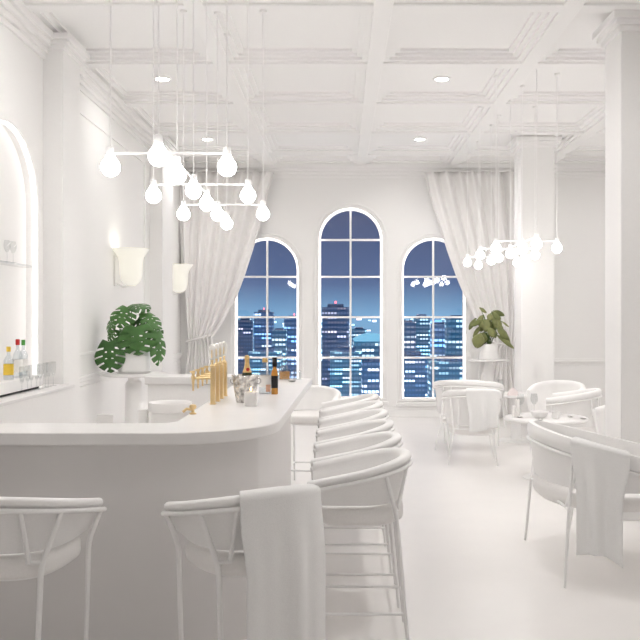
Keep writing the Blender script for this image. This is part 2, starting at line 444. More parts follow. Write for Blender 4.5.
chandelier('white multi-bulb chandelier with long cords hanging over the bar counter', ZA, rowsA, lineA, None)
ZA2 = H+.714
rowsB = [(X_(496,8.63), X_(557,8.63), 8.63), (X_(480,9.6), X_(535,9.6), 9.6), (X_(467.5,10.95), X_(517,10.95), 10.95)]
lineB = [(1.955, y) for y in (8.15, 8.8, 9.4, 10.1, 10.6, 11.6)]
chandelier('white multi-bulb chandelier hanging over the dining tables by the far column', ZA2, rowsB, lineB, None)

def sconce(y, label):
    z = Z_(283, 9.47)
    t = thing('wall_sconce', label, 'wall lamp', (XL, y, z), 0, 'opal glass wall sconces')
    MB().box(-.005, .02, -.05, .05, -.04, .32).build('wall_plate', 'trim', t, bevel=.006)
    MB().tube([(.01,0,.0), (.09,0,-.045), (.175,0,-.035)], .014, 10).build('arm', 'trim', t, smooth=True)
    c = (.185, 0, 0)
    pr = [(0,-.03),(.05,-.028),(.085,-.002),(.112,.04),(.126,.10),(.128,.20),(.131,.25),(.145,.295),(.175,.345),(.205,.385),(.208,.392),(.200,.392),(.168,.348),(.137,.295),(.122,.24),(.118,.12),(.105,.05),(.07,.01),(0,-.012)]
    MB().lathe(pr, 32, c).build('glass_shade', 'opal', t, smooth=True)
    MB().lathe([(0,-.05),(.03,-.048),(.05,-.034),(.045,-.024),(0,-.024)], 20, c).build('finial', 'trim', t, smooth=True)
    point((.19, 0, .33), 1.0, (1,.98,.95), .10, t)
sconce(9.47, 'bell-shaped opal glass wall sconce on the left wall above the monstera')
sconce(12.3, 'bell-shaped opal glass wall sconce partly in front of the left curtain')

# ------------------------------------------------------------------ bar counter
def corner(cx, cy, a, b, n=18): return [(cx+a*math.cos(t), cy+b*math.sin(t)) for t in [(-PI/2)*k/n for k in range(n+1)]]
ECX, ECY = -.860, 4.343
bar = thing('bar_counter', 'pale bar counter with thick rounded-corner worktop, in the left foreground', 'bar counter', (-1.0, 5.2, 0))
def shift(pts, dx=1.0, dy=-5.2): return [(x+dx, y+dy) for x, y in pts]
top = [(-.247, 7.23), (-.288, 5.59), (-.303, 4.95)] + corner(ECX, ECY, .541, .489) + [(-2.27, 3.854), (-2.27, 4.217)]
fil = [(-.938+.087*math.sin(t), 4.304-.087*math.cos(t)) for t in [PI/2*k/6 for k in range(7)]]
top += fil + [(-.851, 7.23)]
MB().prism(shift(top), 1.041, 1.10).build('worktop', 'bartop', bar, bevel=.006)
body = [(-.425, 7.10), (-.445, 4.6)] + corner(ECX, ECY, .430, .415) + [(-2.26, ECY-.415), (-2.26, 4.19), (-.95, 4.19), (-.875, 4.28), (-.875, 7.10)]
MB().prism(shift(body), 0, 1.042).build('body', 'barbody', bar, bevel=.004)
MB().box(-1.45+1, -.875+1, 4.36-5.2, 6.2-5.2, .76, .80).build('inner_worktop', 'cab', bar, bevel=.005)
MB().box(-1.43+1, -.875+1, 4.36-5.2, 6.2-5.2, 0, .76).build('inner_cabinet', 'cab', bar)

sv = thing('service_counter', 'white service counter closing the far end of the bar below the plant', 'counter', (-1.24, 7.11, 0))
MB().box(-.415, .36, -.175, .175, 1.07, 1.135).build('worktop', 'bartop', sv, bevel=.006)
MB().box(-.39, .35, -.157, .157, .0, 1.07).build('body', 'cab', sv, bevel=.004)

bb = thing('back_bar_cabinet', 'low white back bar cabinet against the left wall under the lit arch', 'cabinet', (-2.44, 5.0, 0))
MB().box(-.155, .145, -2.9, 2.10, 1.035, 1.06).build('worktop', 'bartop', bb, bevel=.004)
MB().box(-.155, .13, -2.88, 2.08, .08, 1.035).build('body', 'cab', bb)
MB().box(-.155, .10, -2.86, 2.06, 0, .08).build('plinth', 'dark', bb)
rs = thing('display_riser', 'long white display riser on the back bar under the bottles', 'shelf riser', (-2.50, 5.3, 1.06))
MB().box(-.095, .06, -2.0, 1.42, .018, .11).build('deck', 'cab', rs, bevel=.006)
MB().box(-.085, .04, -1.98, 1.40, 0, .018).build('shadow_base', 'dark', rs)  # recessed base coloured dark to stand in for the shadow gap

# ------------------------------------------------------------------ seats
def plan_curve(W, yb, yt, dc, N=49):
    y0 = yb+dc; raw = []
    for k in range(12): f = k/12; raw.append((-W*(.955+.045*f), yt+(y0-yt)*f))
    for k in range(49):
        a = PI*k/48; ca, sa = math.cos(a), math.sin(a)
        raw.append((-W*math.copysign(abs(ca)**.9, ca), y0-dc*abs(sa)**.9))
    for k in range(1, 13): f = 1-k/12; raw.append((W*(.955+.045*f), yt+(y0-yt)*f))
    L = [0.]
    for a, b in zip(raw, raw[1:]): L.append(L[-1]+math.hypot(b[0]-a[0], b[1]-a[1]))
    out = []; j = 0
    for i in range(N):
        s = L[-1]*i/(N-1)
        while j < len(L)-2 and L[j+1] < s: j += 1
        f = (s-L[j])/max(1e-9, L[j+1]-L[j]); a, b = raw[j], raw[j+1]
        out.append((a[0]+(b[0]-a[0])*f, a[1]+(b[1]-a[1])*f))
    res = []
    for i, p in enumerate(out):
        a, b = out[max(0, i-1)], out[min(N-1, i+1)]
        tx, ty = b[0]-a[0], b[1]-a[1]; l = math.hypot(tx, ty) or 1
        res.append((p[0], p[1], ty/l, -tx/l))
    return res
class Tub:
    def __init__(s, W, yb, yt, dc, zb, zt, zs, ths, ins, feet, kinks, foot_z=None, seatW=None, vs=(.30, .17), ph=.034, gap=.016, tip=.93):
        s.__dict__.update(locals()); s.N = 61
        s.P = plan_curve(W, yb, yt, dc, s.N)
        for i, (x, y, nx, ny) in enumerate(s.P):      # normals point outwards
            if nx*x+ny*(y-(yb+dc)*.3) < 0: s.P[i] = (x, y, -nx, -ny)
        s.RZ = ph+.016                                 # the rail runs just under the padded rim
    def zy(s, y):
        f = min(1, max(0, (s.yt-y)/(s.yt-s.yb))); return s.zt+(s.zb-s.zt)*f
    def at(s, t, o=0., dz=0.):
        q = (t+1)/2*(s.N-1); i = min(s.N-2, max(0, int(q))); f = q-i
        a, b = s.P[i], s.P[i+1]; v = [a[k]+(b[k]-a[k])*f for k in range(4)]
        return Vector((v[0]+v[2]*o, v[1]+v[3]*o, s.zy(v[1])+dz))
    def build(s, name, label, cat, group):
        t = thing(name, label, cat, (0,0,0), 0, group)
        zsb = s.zs+s.gap; ph = s.ph
        rows = []
        for i, (x, y, nx, ny) in enumerate(s.P):
            tt = -1+2*i/(s.N-1); zr = s.zy(y); ins = s.ins
            zk = zr-ph; h = zk-zsb; e = max(0., (abs(tt)-.95)/.05); sq = 1-.35*e*e
            c = -.022                                   # rim centre line
            sec = [(-ins, zsb), (-ins*.62-.004, zsb+.35*h), (-ins*.25-.008, zsb+.75*h), (-.012, zk-.008), (-.010, zk-.002),
                   (.002, zk+.003), (.006, zk+ph*.35), (.004, zk+ph*.7), (-.006, zr-.004*sq), (-.022, zr), (-.040, zr-.004), (-.050, zk+ph*.65), (-.053, zk+ph*.2),
                   (-.050, zk-.010), (-.046-ins*.25, zsb+.75*h), (-.040-ins*.62, zsb+.35*h), (-.034-ins, zsb)]
            rows.append([(x+nx*(c+(o-c)*(sq if z > zk-.02 else 1)), y+ny*(c+(o-c)*(sq if z > zk-.02 else 1)), z) for o, z in sec])
        MB().loft(rows).build('backrest', 'shell', t, smooth=True)
        N = 60; RZ = s.RZ
        MB().tube([s.at(-1+2*k/N, .003, -RZ) for k in range(N+1)], .0105, 8).build('back_rail', 'frame', t, smooth=True)
        sw = s.seatW or s.W*.80
        def dshape(scale, n=44):
            out = []
            yf, yk = s.yt-.01, s.yb+.035
            cy, hy = (yf+yk)/2, (yf-yk)/2
            for k in range(n):
                a = 2*PI*k/n; ca, sa = math.cos(a), math.sin(a); p = .62 if sa > 0 else .80
                out.append((sw*scale*math.copysign(abs(ca)**p, ca), cy+hy*scale*math.copysign(abs(sa)**p, sa)))
            return out
        zb_ = s.zs-s.ths
        rows = [[(x, y, z) for x, y in dshape(sc)] for sc, z in ((.93, zb_), (.985, zb_+.008), (1., zb_+.022), (1., s.zs-.028), (.98, s.zs-.009), (.94, s.zs), (.6, s.zs+.005), (.2, s.zs+.006))]
        MB().loft(rows).build('seat', 'seat', t, smooth=True)
        MB().tube([(x, y, zb_-.006) for x, y in dshape(.80)], .009, 8, closed=True).build('seat_frame', 'frame', t, smooth=True)
        ends = [-s.tip, s.tip, -s.vs[0], s.vs[0]]
        for j in range(4):
            f = Vector(s.feet[j]+(0.,)); k = Vector(s.kinks[j]); e = s.at(ends[j], .003, -RZ)
            d1 = (f-k).normalized()*.03; d2 = (e-k).normalized()*.03
            MB().tube([f+Vector((0,0,.004)), k+d1, k+d1*.3+d2*.3, k+d2, e], [.009, .0115, .0115, .0115, .010], 10).build('leg', 'frame', t, smooth=True)
        k2, k3 = Vector(s.kinks[2]), Vector(s.kinks[3])
        for sg in (-1, 1):
            k = k3 if sg > 0 else k2; m_ = k2 if sg > 0 else k3
            a = k+(m_-k).normalized()*.045+Vector((0,-.008,.018)); e = s.at(sg*s.vs[1], .003, -RZ)
            MB().tube([a, e], .0095, 8).build('back_strut', 'frame', t, smooth=True)
        MB().tube([k2+Vector((0,0,.015)), k2+(k3-k2)*.5+Vector((0,-.012,.015)), k3+Vector((0,0,.015))], .0095, 8).build('back_stretcher', 'frame', t, smooth=True)
        if s.foot_z:
            q = []
            for j in range(4):
                f, k = Vector(s.feet[j]+(0.,)), Vector(s.kinks[j]); w = s.foot_z/k.z; q.append(f+(k-f)*w)
            for a, b in ((0,2),(1,3),(0,1),(2,3)):
                MB().tube([q[a], q[b]], .0080, 8).build('foot_rail', 'frame', t, smooth=True)
        return t
def world(o, v):
    a = o.rotation_euler.z; c, s = math.cos(a), math.sin(a)
    return Vector((o.location.x+c*v.x-s*v.y, o.location.y+s*v.x+c*v.y, o.location.z+v.z))
def facing(dx, dy): return math.atan2(-dx, dy)

SG = 'white bar stools around the counter'
sa = Tub(.292, -.265, .25, .30, .958, .85, .71, .082, .055, [(-.20,.23),(.20,.23),(-.20,-.245),(.20,-.245)],
         [(-.232,.195,.675),(.232,.195,.675),(-.20,-.185,.675),(.20,-.185,.675)], .19, vs=(.44, .21))
st = sa.build('bar_stool', 'white bar stool nearest the viewer by the counter side, right of the draped stool', 'bar stool', SG)
st.location = (.095, 4.22, 0); st.rotation_euler.z = facing(-1, .02)
ords = ['second', 'third', 'fourth', 'fifth', 'sixth']
for i in range(1, 6):
    again(st, (.095-.004*i, 4.22+.615*i, 0), f'white bar stool, {ords[i-1]} from the viewer in the row along the counter side', facing(-1, .02))
again(st, (-.285, 7.95, 0), 'white bar stool at the far end of the counter, facing the viewer', facing(-.12, -1))
again(st, (-1.342, 3.39, 0), 'white bar stool in front of the counter at the left edge, nothing draped on it', facing(.10, .99))
s2 = again(st, (-.392, 3.45, 0), 'white bar stool in front of the counter with a long white throw over its back', facing(-.50, .866))

# throws -------------------------------------------------------------
def throw(name, label, o, tub, t0, t1, out, inn, folds, ph, n=56, amp=.014, shrink=.10):
    """cloth laid over the padded rim between rim positions t0 and t1"""
    m = MB(); rows = []; NV = 48
    tm_ = (t0+t1)/2; pm = tub.at(tm_)
    def nr(t):
        a = tub.at(t, 1.)-tub.at(t); return Vector((a.x, a.y, 0)).normalized()
    nm = nr(tm_)
    arc = .047*PI
    for i in range(n+1):
        u = i/n; t = t0+(t1-t0)*u
        p = tub.at(t); nrm = nr(t)
        wob = math.sin(2*PI*folds*u+ph)+.4*math.sin(2*PI*folds*1.7*u+ph*2.1)
        lo = out+.03*math.sin(4*u+ph); tot = inn+arc+lo; row = []
        for k in range(NV+1):
            s = tot*k/NV
            if s < inn: off, z, w, nn = -.072, -.014-(inn-s), 1., nrm
            elif s < inn+arc:
                a = (s-inn)/arc*PI; off, z, w, nn = -.023-.049*math.cos(a), .009*math.sin(a)-.014*(1-math.sin(a)), 1., nrm
            else:
                d = s-inn-arc; g = min(1, d/.30); g = g*g*(3-2*g)
                off = .026+.006*g+amp*g*(1.2+wob); z = -.014-d; w = 1-shrink*g
                nn = (nrm*(1-.6*g)+nm*.6*g).normalized()
            base = Vector((pm.x+(p.x-pm.x)*w, pm.y+(p.y-pm.y)*w, p.z))
            row.append(world(o, base+nn*off+Vector((0,0,z))))
        rows.append(row)
    c = Vector((0,0,0)); cnt = 0
    for r in rows:
        for v in r: c += v; cnt += 1
    c /= cnt; c.z = min(v.z for r in rows for v in r)
    m.loft([[v-c for v in r] for r in rows], closed=False)
    b = m.build(name, 'throw', None, smooth=True, solid=.008, loc=c)
    for p in b.data.polygons: p.use_smooth = True
    return tag(b, label, 'throw blanket')
throw('throw_blanket', 'long white wool throw over the back of the bar stool before the counter', s2, sa, -.20, .38, .66, .16, 2.2, .6, shrink=.04)

# lounge / dining chairs ------------------------------------------------
CG = 'white tub chairs at the dining tables'
def tubchair(W, yb, yt, dc, zb, zt, **kw):
    a, b_ = W*.80, W*.82
    return Tub(W, yb, yt, dc, zb, zt, .42, .085, .05, [(-a,yt-.02),(a,yt-.02),(-b_,yb+.01),(b_,yb+.01)],
         [(-W*.80,yt-.05,.385),(W*.80,yt-.05,.385),(-W*.64,yb+.025,.385),(W*.64,yb+.025,.385)], ph=.065, **kw)
tc = tubchair(.33, -.30, .26, .34, .84, .745, vs=(.36, .20))
chA = tc.build('tub_chair', 'white tub chair with a throw over its back, left of the tables', 'chair', CG)
chA.location = (1.50, 9.32, 0); chA.rotation_euler.z = facing(.12, 1)
throw('throw_blanket', 'white throw hanging over the back of the tub chair by the window', chA, tc, -.10, .42, .42, .2, 2.6, 1.2)
tl = tubchair(.43, -.34, .30, .38, .875, .76)
chB = tl.build('tub_chair', 'white tub chair just behind the throw-covered one, under the right window', 'chair', CG)
chB.location = (1.60, 10.25, 0); chB.rotation_euler.z = facing(.3, .95)
chC = again(chA, (2.68, 10.10, 0), 'white tub chair facing the viewer in front of the far square column', facing(-.50, -.87))
chD = again(chA, (2.62, 9.22, 0), 'white tub chair right of the round table, its slatted back frame showing', facing(-.93, .36))
chE = again(chA, (2.86, 7.90, 0), 'white tub chair half hidden behind the near square column', facing(-.90, -.45))
fr = Tub(.61, -.46, .52, .50, .92, .69, .54, .10, .04, [(-.70,-.02),(.58,.25),(-.47,-.40),(.59,-.40)],
         [(-.50,.0,.45),(.54,.20,.45),(-.46,-.36,.45),(.53,-.36,.45)], seatW=.53, vs=(.36,.40), ph=.095, gap=.03, tip=.86)
chF = fr.build('tub_chair', 'large rounded white tub armchair in the right foreground with a draped throw', 'chair', CG)
chF.location = (1.76, 5.55, 0); chF.rotation_euler.z = facing(1, 0)
throw('throw_blanket', 'white throw hanging over the side of the large right foreground armchair', chF, fr, .36, .61, .66, .24, 2.0, 2.2, shrink=.24)

# tables ---------------------------------------------------------------
def table(x, y, z, r, label):
    t = thing('round_table', label, 'table', (x, y, 0), 0, 'white round dining tables')
    MB().lathe([(0,z-.03),(r-.01,z-.03),(r,z-.022),(r,z-.008),(r-.008,z),(0,z)], 56).build('tabletop', 'bartop', t, smooth=True)
    MB().lathe([(0,z-.03),(.14,z-.032),(.075,z-.06),(.062,z-.12),(.062,.05),(.075,.03),(.22,.018),(.235,.006),(.235,0),(0,0)], 36).build('pedestal', 'trim', t, smooth=True)
    return t
TZ = .62; T1 = (2.10, 8.35); T2 = (2.33, 10.86)
table(*T1, TZ, .42, 'small white round table nearer the viewer, set with cups and small dishes')
t2 = table(*T2, TZ, .33, 'small white round table behind the nearer one, below the hanging bulbs')

def wineglass(x, y, z, label, grp, hh=.20, mt='glass', r=.034, flute=False):
    if flute: pr = [(0,0),(.028,0),(.028,.003),(.005,.006),(.0035,.02),(.0035,.075),(.012,.085),(.020,.115),(.022,.15),(.020,.20),(.0185,.20),(.0205,.15),(.0185,.115),(.010,.09),(0,.087)]
    else: pr = [(0,0),(r,0),(r,.003),(.006,.006),(.004,.02),(.004,.085),(.015,.095),(r,.125),(r+.004,.15),(r-.004,.20),(r-.006,.20),(r+.002,.15),(r-.003,.125),(.012,.098),(0,.094)]
    k = hh/.20
    o = MB().lathe([(a*k, b*k) for a, b in pr], 18).build('champagne_flute' if flute else 'wine_glass', mt, None, smooth=True, loc=(x, y, z))
    return tag(o, label, 'glass', grp)
wineglass(1.90, 8.62, TZ, 'clear wine glass on the nearer round table by the white candles', 'wine glasses on the tables', .21)
wineglass(2.05, 8.66, TZ, 'clear wine glass on the nearer round table behind the white bowl', 'wine glasses on the tables', .21)
wineglass(2.10, 10.74, TZ, 'clear wine glass on the far round table by the folded napkin', 'wine glasses on the tables', .2)
def pillar_candle(x, y, z, r, h, label):
    t = thing('pillar_candle', label, 'candle', (x, y, z), 0, 'white candles on the tables')
    MB().lathe([(0,0),(r,0),(r,h-.004),(r-.004,h),(r*.3,h-.006),(0,h-.006)], 20).build('wax', 'wax', t, smooth=True)
    MB().tube([(0,0,h-.006),(0,0,h+.008)], .0015, 6).build('wick', 'dark', t)
pillar_candle(1.83, 8.45, TZ, .022, .17, 'slim white pillar candle on the nearer round table, the taller')
pillar_candle(1.78, 8.40, TZ, .020, .11, 'slim white pillar candle on the nearer round table, the shorter')
o = MB().lathe([(0,0),(.05,0),(.075,.02),(.09,.065),(.086,.066),(.07,.024),(0,.012)], 28).build('bowl', 'pot', None, smooth=True, loc=(2.02, 8.30, TZ)); tag(o, 'white ceramic bowl in the middle of the nearer round table', 'bowl')
cu = thing('cup', 'small white cup near the right of the nearer table bowl', 'cup', (2.16, 8.22, TZ))
MB().lathe([(0,0),(.028,0),(.036,.02),(.038,.075),(.034,.075),(.032,.022),(0,.010)], 22).build('cup_body', 'pot', cu, smooth=True)
MB().tube([(.036+.018*math.sin(a), 0, .04+.020*math.cos(a)) for a in [PI*k/8 for k in range(9)]], .004, 6).build('handle', 'pot', cu, smooth=True)
for (dx, dy, lb) in ((-.28,-.05,'tiny steel dish at the left edge of the nearer round table'), (-.13,-.26,'tiny steel dish at the front of the nearer round table'), (.25,.0,'tiny steel dish on the right of the nearer round table'), (.33,-.16,'tiny steel dish at the front right of the nearer round table')):
    o = MB().lathe([(0,0),(.020,0),(.034,.010),(.032,.011),(.018,.004),(0,.003)], 18).build('small_dish', 'steel', None, smooth=True, loc=(T1[0]+dx, T1[1]+dy, TZ)); tag(o, lb, 'dish', 'steel dishes on the round table')
# folded napkin on the far table
rows = []
for k in range(7):
    a = k/6; rows.append([(-.07+.14*a, -.05*(1-a*.4), .002), (-.06+.12*a, .0, .05+.05*math.sin(PI*a)), (-.07+.14*a, .05*(1-a*.4), .002)])
o = MB().loft(rows).build('napkin', 'pink', None, smooth=True, loc=(2.24, 10.62, TZ)); tag(o, 'blush folded napkin standing on the far round table', 'napkin')

# ------------------------------------------------------------------ curtains
def curtain(name, label, xa, xb, edge, ztop, ztie, tie_x, low_x, flip, nf):
    """xa = fixed outer side at the top, xb = inner side at the top; edge = [(z, x)] of the swept inner edge"""
    t = thing(name, label, 'curtain', ((xa+xb)/2, D-.16, ztop)); ox = (xa+xb)/2
    def ex(z):
        if z >= edge[0][0]: return edge[0][1]
        for (z0, x0), (z1, x1) in zip(edge, edge[1:]):
            if z1 <= z <= z0: f = (z0-z)/(z0-z1); return x0+(x1-x0)*f
        return edge[-1][1]
    n, NV = 150, 46; rows = []
    for i in range(n+1):
        u = i/n; r = []
        for k in range(NV+1):
            v = k/NV; z = ztop*(1-v)+.01*v
            if z >= ztie:
                s = (ztop-z)/(ztop-ztie)
                xo = xa+(tie_x[0]-xa)*s**1.6; xi = ex(z)
                g = 1-.55*s
            else:
                s = min(1, (ztie-z)/1.0); e = s*s*(3-2*s)
                xo = tie_x[0]+(low_x[0]-tie_x[0])*e; xi = tie_x[1]+(low_x[1]-tie_x[1])*e; g = .45+.25*e
            uu = u if z < ztie else u**(1+.25*(ztop-z)/(ztop-ztie))
            x = xo+(xi-xo)*uu
            ph = 2*PI*nf*u
            y = .060*g*math.sin(ph+.8*math.sin(4.1*u+1.2*v))+.016*g*math.sin(ph*.53+1.+1.5*v)
            if z >= ztie: y -= .03*((ztop-z)/(ztop-ztie))
            r.append((x-ox, y, z-ztop))
        rows.append(r)
    dr = MB().loft(rows, closed=False).build('drape', 'curtain', t, smooth=True, solid=.006)
    for p in dr.data.polygons: p.use_smooth = True
    cx, hw = (tie_x[0]+tie_x[1])/2, abs(tie_x[1]-tie_x[0])/2+.02
    lo = [(cx-ox+hw*math.cos(a), -.02+.085*math.sin(a), ztie-ztop+(.06 if flip else -.06)*math.cos(a)*-1) for a in [2*PI*k/36 for k in range(36)]]
    rows = [[(p[0], p[1], p[2]-.014), (p[0]*1.0, p[1]-.003, p[2]), (p[0], p[1], p[2]+.014)] for p in lo]; rows.append(rows[0])
    MB().loft(rows, closed=False).build('tieback', 'curtain', t, smooth=True, solid=.01)
    MB().tube([(min(xa,xb)-ox-.04, 0, .015), (max(xa,xb)-ox+.04, 0, .015)], .014, 8).build('curtain_track', 'trim', t)
K = D-.16
ztop = Z_(172, K)
curtain('curtain', 'white linen curtain swept to the left of the left window', X_(178,K), X_(274,K),
        [(Z_(y,K), X_(x,K)) for x, y in ((274,172),(268,195),(262,220),(254,246),(246,272),(236,299),(224,322),(213,338))], ztop, Z_(338,K),
        (X_(188,K), X_(213,K)), (X_(182,K), X_(219,K)), False, 8.5)
curtain('curtain', 'white linen curtain swept to the right of the right window, by the column', X_(530,K), X_(424,K),
        [(Z_(y,K), X_(x,K)) for x, y in ((424,172),(430,196),(437,218),(447,250),(456,276),(466,300),(476,324),(488,344))], ztop, Z_(344,K),
        (X_(514,K), X_(488,K)), (X_(520,K), X_(474,K)), True, 8.5)

# ------------------------------------------------------------------ plants
def leaf(m, base, tip, up, wid, cut=True, droop=.12, cup=.10, n=40, nr=7, nl=4.6):
    base, tip, up = Vector(base), Vector(tip), Vector(up)
    ax = tip-base; L = ax.length; ax.normalize()
    sd = ax.cross(up).normalized(); nm = sd.cross(ax).normalized()
    for sg in (-1, 1):
        g = []
        for i in range(n+1):
            s = i/n; row = []
            if cut: w = wid*.56*math.sin(PI*min(1, s*.88+.12))**.7*(1-s**6)
            else: w = wid*.5*math.sin(PI*min(1, s*.96+.02))**.8
            for k in range(nr+1):
                r = k/nr
                al = s*L*(.92 if cut else 1)+(r**1.5)*L*((.22*s*(1-s**3)) if cut else .03)-(cut and s < .22)*(.22-s)*L*.55*r
                dz = -droop*L*s*s - cup*wid*r*r + .03*wid*math.sin(6*s)*r
                p = base+ax*al+sd*(sg*w*r)+nm*dz
                row.append(m.b.verts.new(p))
            g.append(row)
        for i in range(n):
            fr_ = (i/n*nl) % 1.0
            for k in range(nr):
                if cut and k >= 3-int(2*(i/n-.3)) and .76 < fr_ and .12 < i/n < .92: continue
                if cut and k == 1 and .35 < fr_ < .5 and .25 < i/n < .6: continue
                vs = (g[i][k], g[i+1][k], g[i+1][k+1], g[i][k+1])
                try: m.b.faces.new(vs if sg > 0 else vs[::-1])
                except ValueError: pass
    bmesh.ops.remove_doubles(m.b, verts=m.b.verts[:], dist=1e-5)
    lo = [v for v in m.b.verts if not v.link_faces]
    for v in lo: m.b.verts.remove(v)
PY, PXm = 8.76, X_(134, 8.76); PK = PY/FX
pl = thing('potted_monstera', 'potted monstera with large split leaves in a white pot on the pedestal', 'potted plant', (PXm, PY, Z_(373.2, PY)+.001))
def sqring(a, z, r=.5, n=32):
    o = []
    for k in range(n):
        t = 2*PI*k/n; c, s = math.cos(t), math.sin(t); o.append((a*math.copysign(abs(c)**r, c), a*math.copysign(abs(s)**r, s), z))
    return o
rows = [sqring(.001,.012), sqring(.125,.012), sqring(.150,.022), sqring(.158,.05), sqring(.162,.15), sqring(.165,.235), sqring(.163,.243), sqring(.150,.243), sqring(.147,.20), sqring(.001,.20)]
MB().loft(rows).build('pot', 'pot', pl, smooth=True)
MB().loft([sqring(.001,0), sqring(.15,0), sqring(.168,.010), sqring(.168,.016), sqring(.001,.014)]).build('saucer', 'pot', pl, smooth=True)
MB().lathe([(0,.222),(.138,.216),(.14,.20),(0,.20)], 24).build('soil', 'soil', pl, smooth=True)
def q(px, py, y=0.): return Vector(((px-134)*PK, y, (373.2-py)*PK))
def zq(zx, zy, y=0.): return q(90+zx/6.4, 290+zy/6.4, y)
spec = [ # base, tip in zoomed px, depth base/tip, up, width
 ((325,235,-.20),(340,420,-.27),(0,-1,.25),.40),
 ((150,330,-.16),(160,530,-.25),(-.1,-1,.25),.30),
 ((245,110,-.06),(205,235,-.20),(-.1,-.8,.6),.27),
 ((265,95,.0),(400,110,-.08),(.1,-.35,.9),.24),
 ((365,150,-.02),(455,265,-.08),(.65,-.5,.6),.26),
 ((440,270,-.06),(475,495,-.10),(.85,-.5,.3),.22),
 ((150,165,.02),(105,290,-.05),(-.7,-.6,.5),.20),
 ((165,255,-.02),(110,320,-.06),(-.5,-.6,.6),.16),
 ((225,260,-.04),(260,370,-.14),(0,-1,.4),.24),
 ((300,190,.02),(390,245,.0),(.2,-.7,.7),.24),
 ((195,265,.06),(160,310,.06),(-.3,-.8,.5),.14),
 ((380,230,.02),(450,330,.0),(.4,-.8,.4),.20)]
m = MB(); ms = MB()
for (a, b_, up, w) in spec:
    A, B = zq(*a), zq(*b_); leaf(m, A, B, up, w)
    r0 = Vector((.04*random.uniform(-1,1), .03*random.uniform(-1,1), .21)); mid = (r0+A)/2+Vector((0,.03,.09))
    pts = [(r0*(1-t)**2+mid*2*t*(1-t)+A*t*t) for t in [k/10 for k in range(11)]]
    ms.tube(pts, .005, 6)
fo = m.build('foliage', 'leaf', pl, smooth=True, solid=.002)
ms.build('stems', 'stem', pl, smooth=True)
ped = thing('plant_pedestal', 'white pedestal table with round top carrying the monstera', 'pedestal', (PXm, PY, 0))
pz = Z_(373.2, PY); pr = (168-101)/2*PK
MB().lathe([(0,pz-.025),(pr-.008,pz-.025),(pr,pz-.018),(pr,pz-.006),(pr-.006,pz),(0,pz)], 48).build('tabletop', 'bartop', ped, smooth=True)
MB().lathe([(0,pz-.024),(.06,pz-.026),(.062,pz-.08),(.075,pz-.09),(.09,pz-.12),(.092,.10),(.11,.06),(.2,.03),(.21,0),(0,0)], 32).build('pedestal_column', 'trim', ped, smooth=True)

# olive plant by the right curtain
QY, QX = 12.35, X_(489, 12.35); QK = QY/FX
pz2 = Z_(359.5, QY)
p2 = thing('potted_houseplant', 'olive-leaved houseplant in a tapered white pot by the right curtain', 'potted plant', (QX, QY, pz2+.001))
MB().lathe([(0,0),(.140,0),(.150,.008),(.148,.03),(.125,.22),(.120,.235),(.110,.235),(.108,.20),(0,.20)], 32).build('pot', 'pot', p2, smooth=True)
MB().lathe([(0,.215),(.106,.21),(.107,.20),(0,.20)], 24).build('soil', 'soil', p2, smooth=True)
def zz(zx, zy, y=0.): return Vector(((455+zx/6.1-489)*QK, y, (359.5-(295+zy/6.1))*QK))
spec = [((215,250,-.02),(125,75,-.05),(190,100),.10),]
lv = [((150,75,0),(195,98,-.02),.10,(0,-.5,.8)), ((125,140,0),(75,200,-.05),.10,(-.5,-.6,.6)), ((225,100,0),(280,140,-.04),.13,(.1,-.8,.5)), ((150,230,-.10),(120,315,-.14),.20,(-.2,-1,.2)),
      ((170,225,-.08),(150,290,-.14),.17,(0,-1,.2)), ((150,140,0),(180,200,-.05),.14,(-.2,-.9,.3)), ((205,140,0),(185,215,-.08),.15,(0,-1,.3)), ((240,130,0),(275,200,-.08),.15,(.2,-1,.3)),
      ((255,200,-.05),(330,255,-.08),.16,(.3,-.8,.5)), ((250,240,-.05),(360,305,-.1),.12,(.2,-.7,.7)), ((285,160,0),(330,185,-.03),.06,(.2,-.5,.8)), ((220,160,.05),(250,220,.03),.16,(0,-1,.3)),
      ((190,150,.05),(160,220,.03),.13,(0,-1,.2)), ((265,110,.03),(255,180,.0),.11,(.2,-1,.2)), ((200,195,-.06),(235,250,-.12),.13,(.1,-1,.3))]
for (a_, b_) in (((165,150),(95,185)),((235,95),(300,120)),((215,110),(205,150)),((175,120),(140,165)),((270,170),(300,235)),((160,185),(105,250)),((290,215),(345,290)),((240,210),(255,260)),((195,230),(175,300)),((228,130),(250,170))):
    lv.append(((*a_, random.uniform(-.04,.06)), (*b_, random.uniform(-.10,.02)), random.uniform(.07,.11), (random.uniform(-.4,.4), -.8, random.uniform(.2,.8))))
m = MB(); ms = MB()
for (a, b_, w, up) in lv:
    A, B = zz(*a), zz(*b_); leaf(m, A, B, up, w*.95, cut=False, droop=.18, cup=.15, n=12, nr=3)
    r0 = Vector((.03*random.uniform(-1,1), .02*random.uniform(-1,1), .21)); mid = Vector((A.x*.35, A.y*.4, max(A.z, .35)*.75+.05))
    ms.tube([(r0*(1-t)**2+mid*2*t*(1-t)+A*t*t) for t in [k/8 for k in range(9)]], .0045, 6)
m.build('foliage', 'leaf2', p2, smooth=True, solid=.002); ms.build('stems', 'stem', p2, smooth=True)
ps = thing('plant_stand', 'white round plant stand with slim legs by the right curtain', 'plant stand', (QX, QY, 0))
pr = 20.5*QK
MB().lathe([(0,pz2-.022),(pr-.006,pz2-.022),(pr,pz2-.016),(pr,pz2-.005),(pr-.005,pz2),(0,pz2)], 44).build('tabletop', 'bartop', ps, smooth=True)
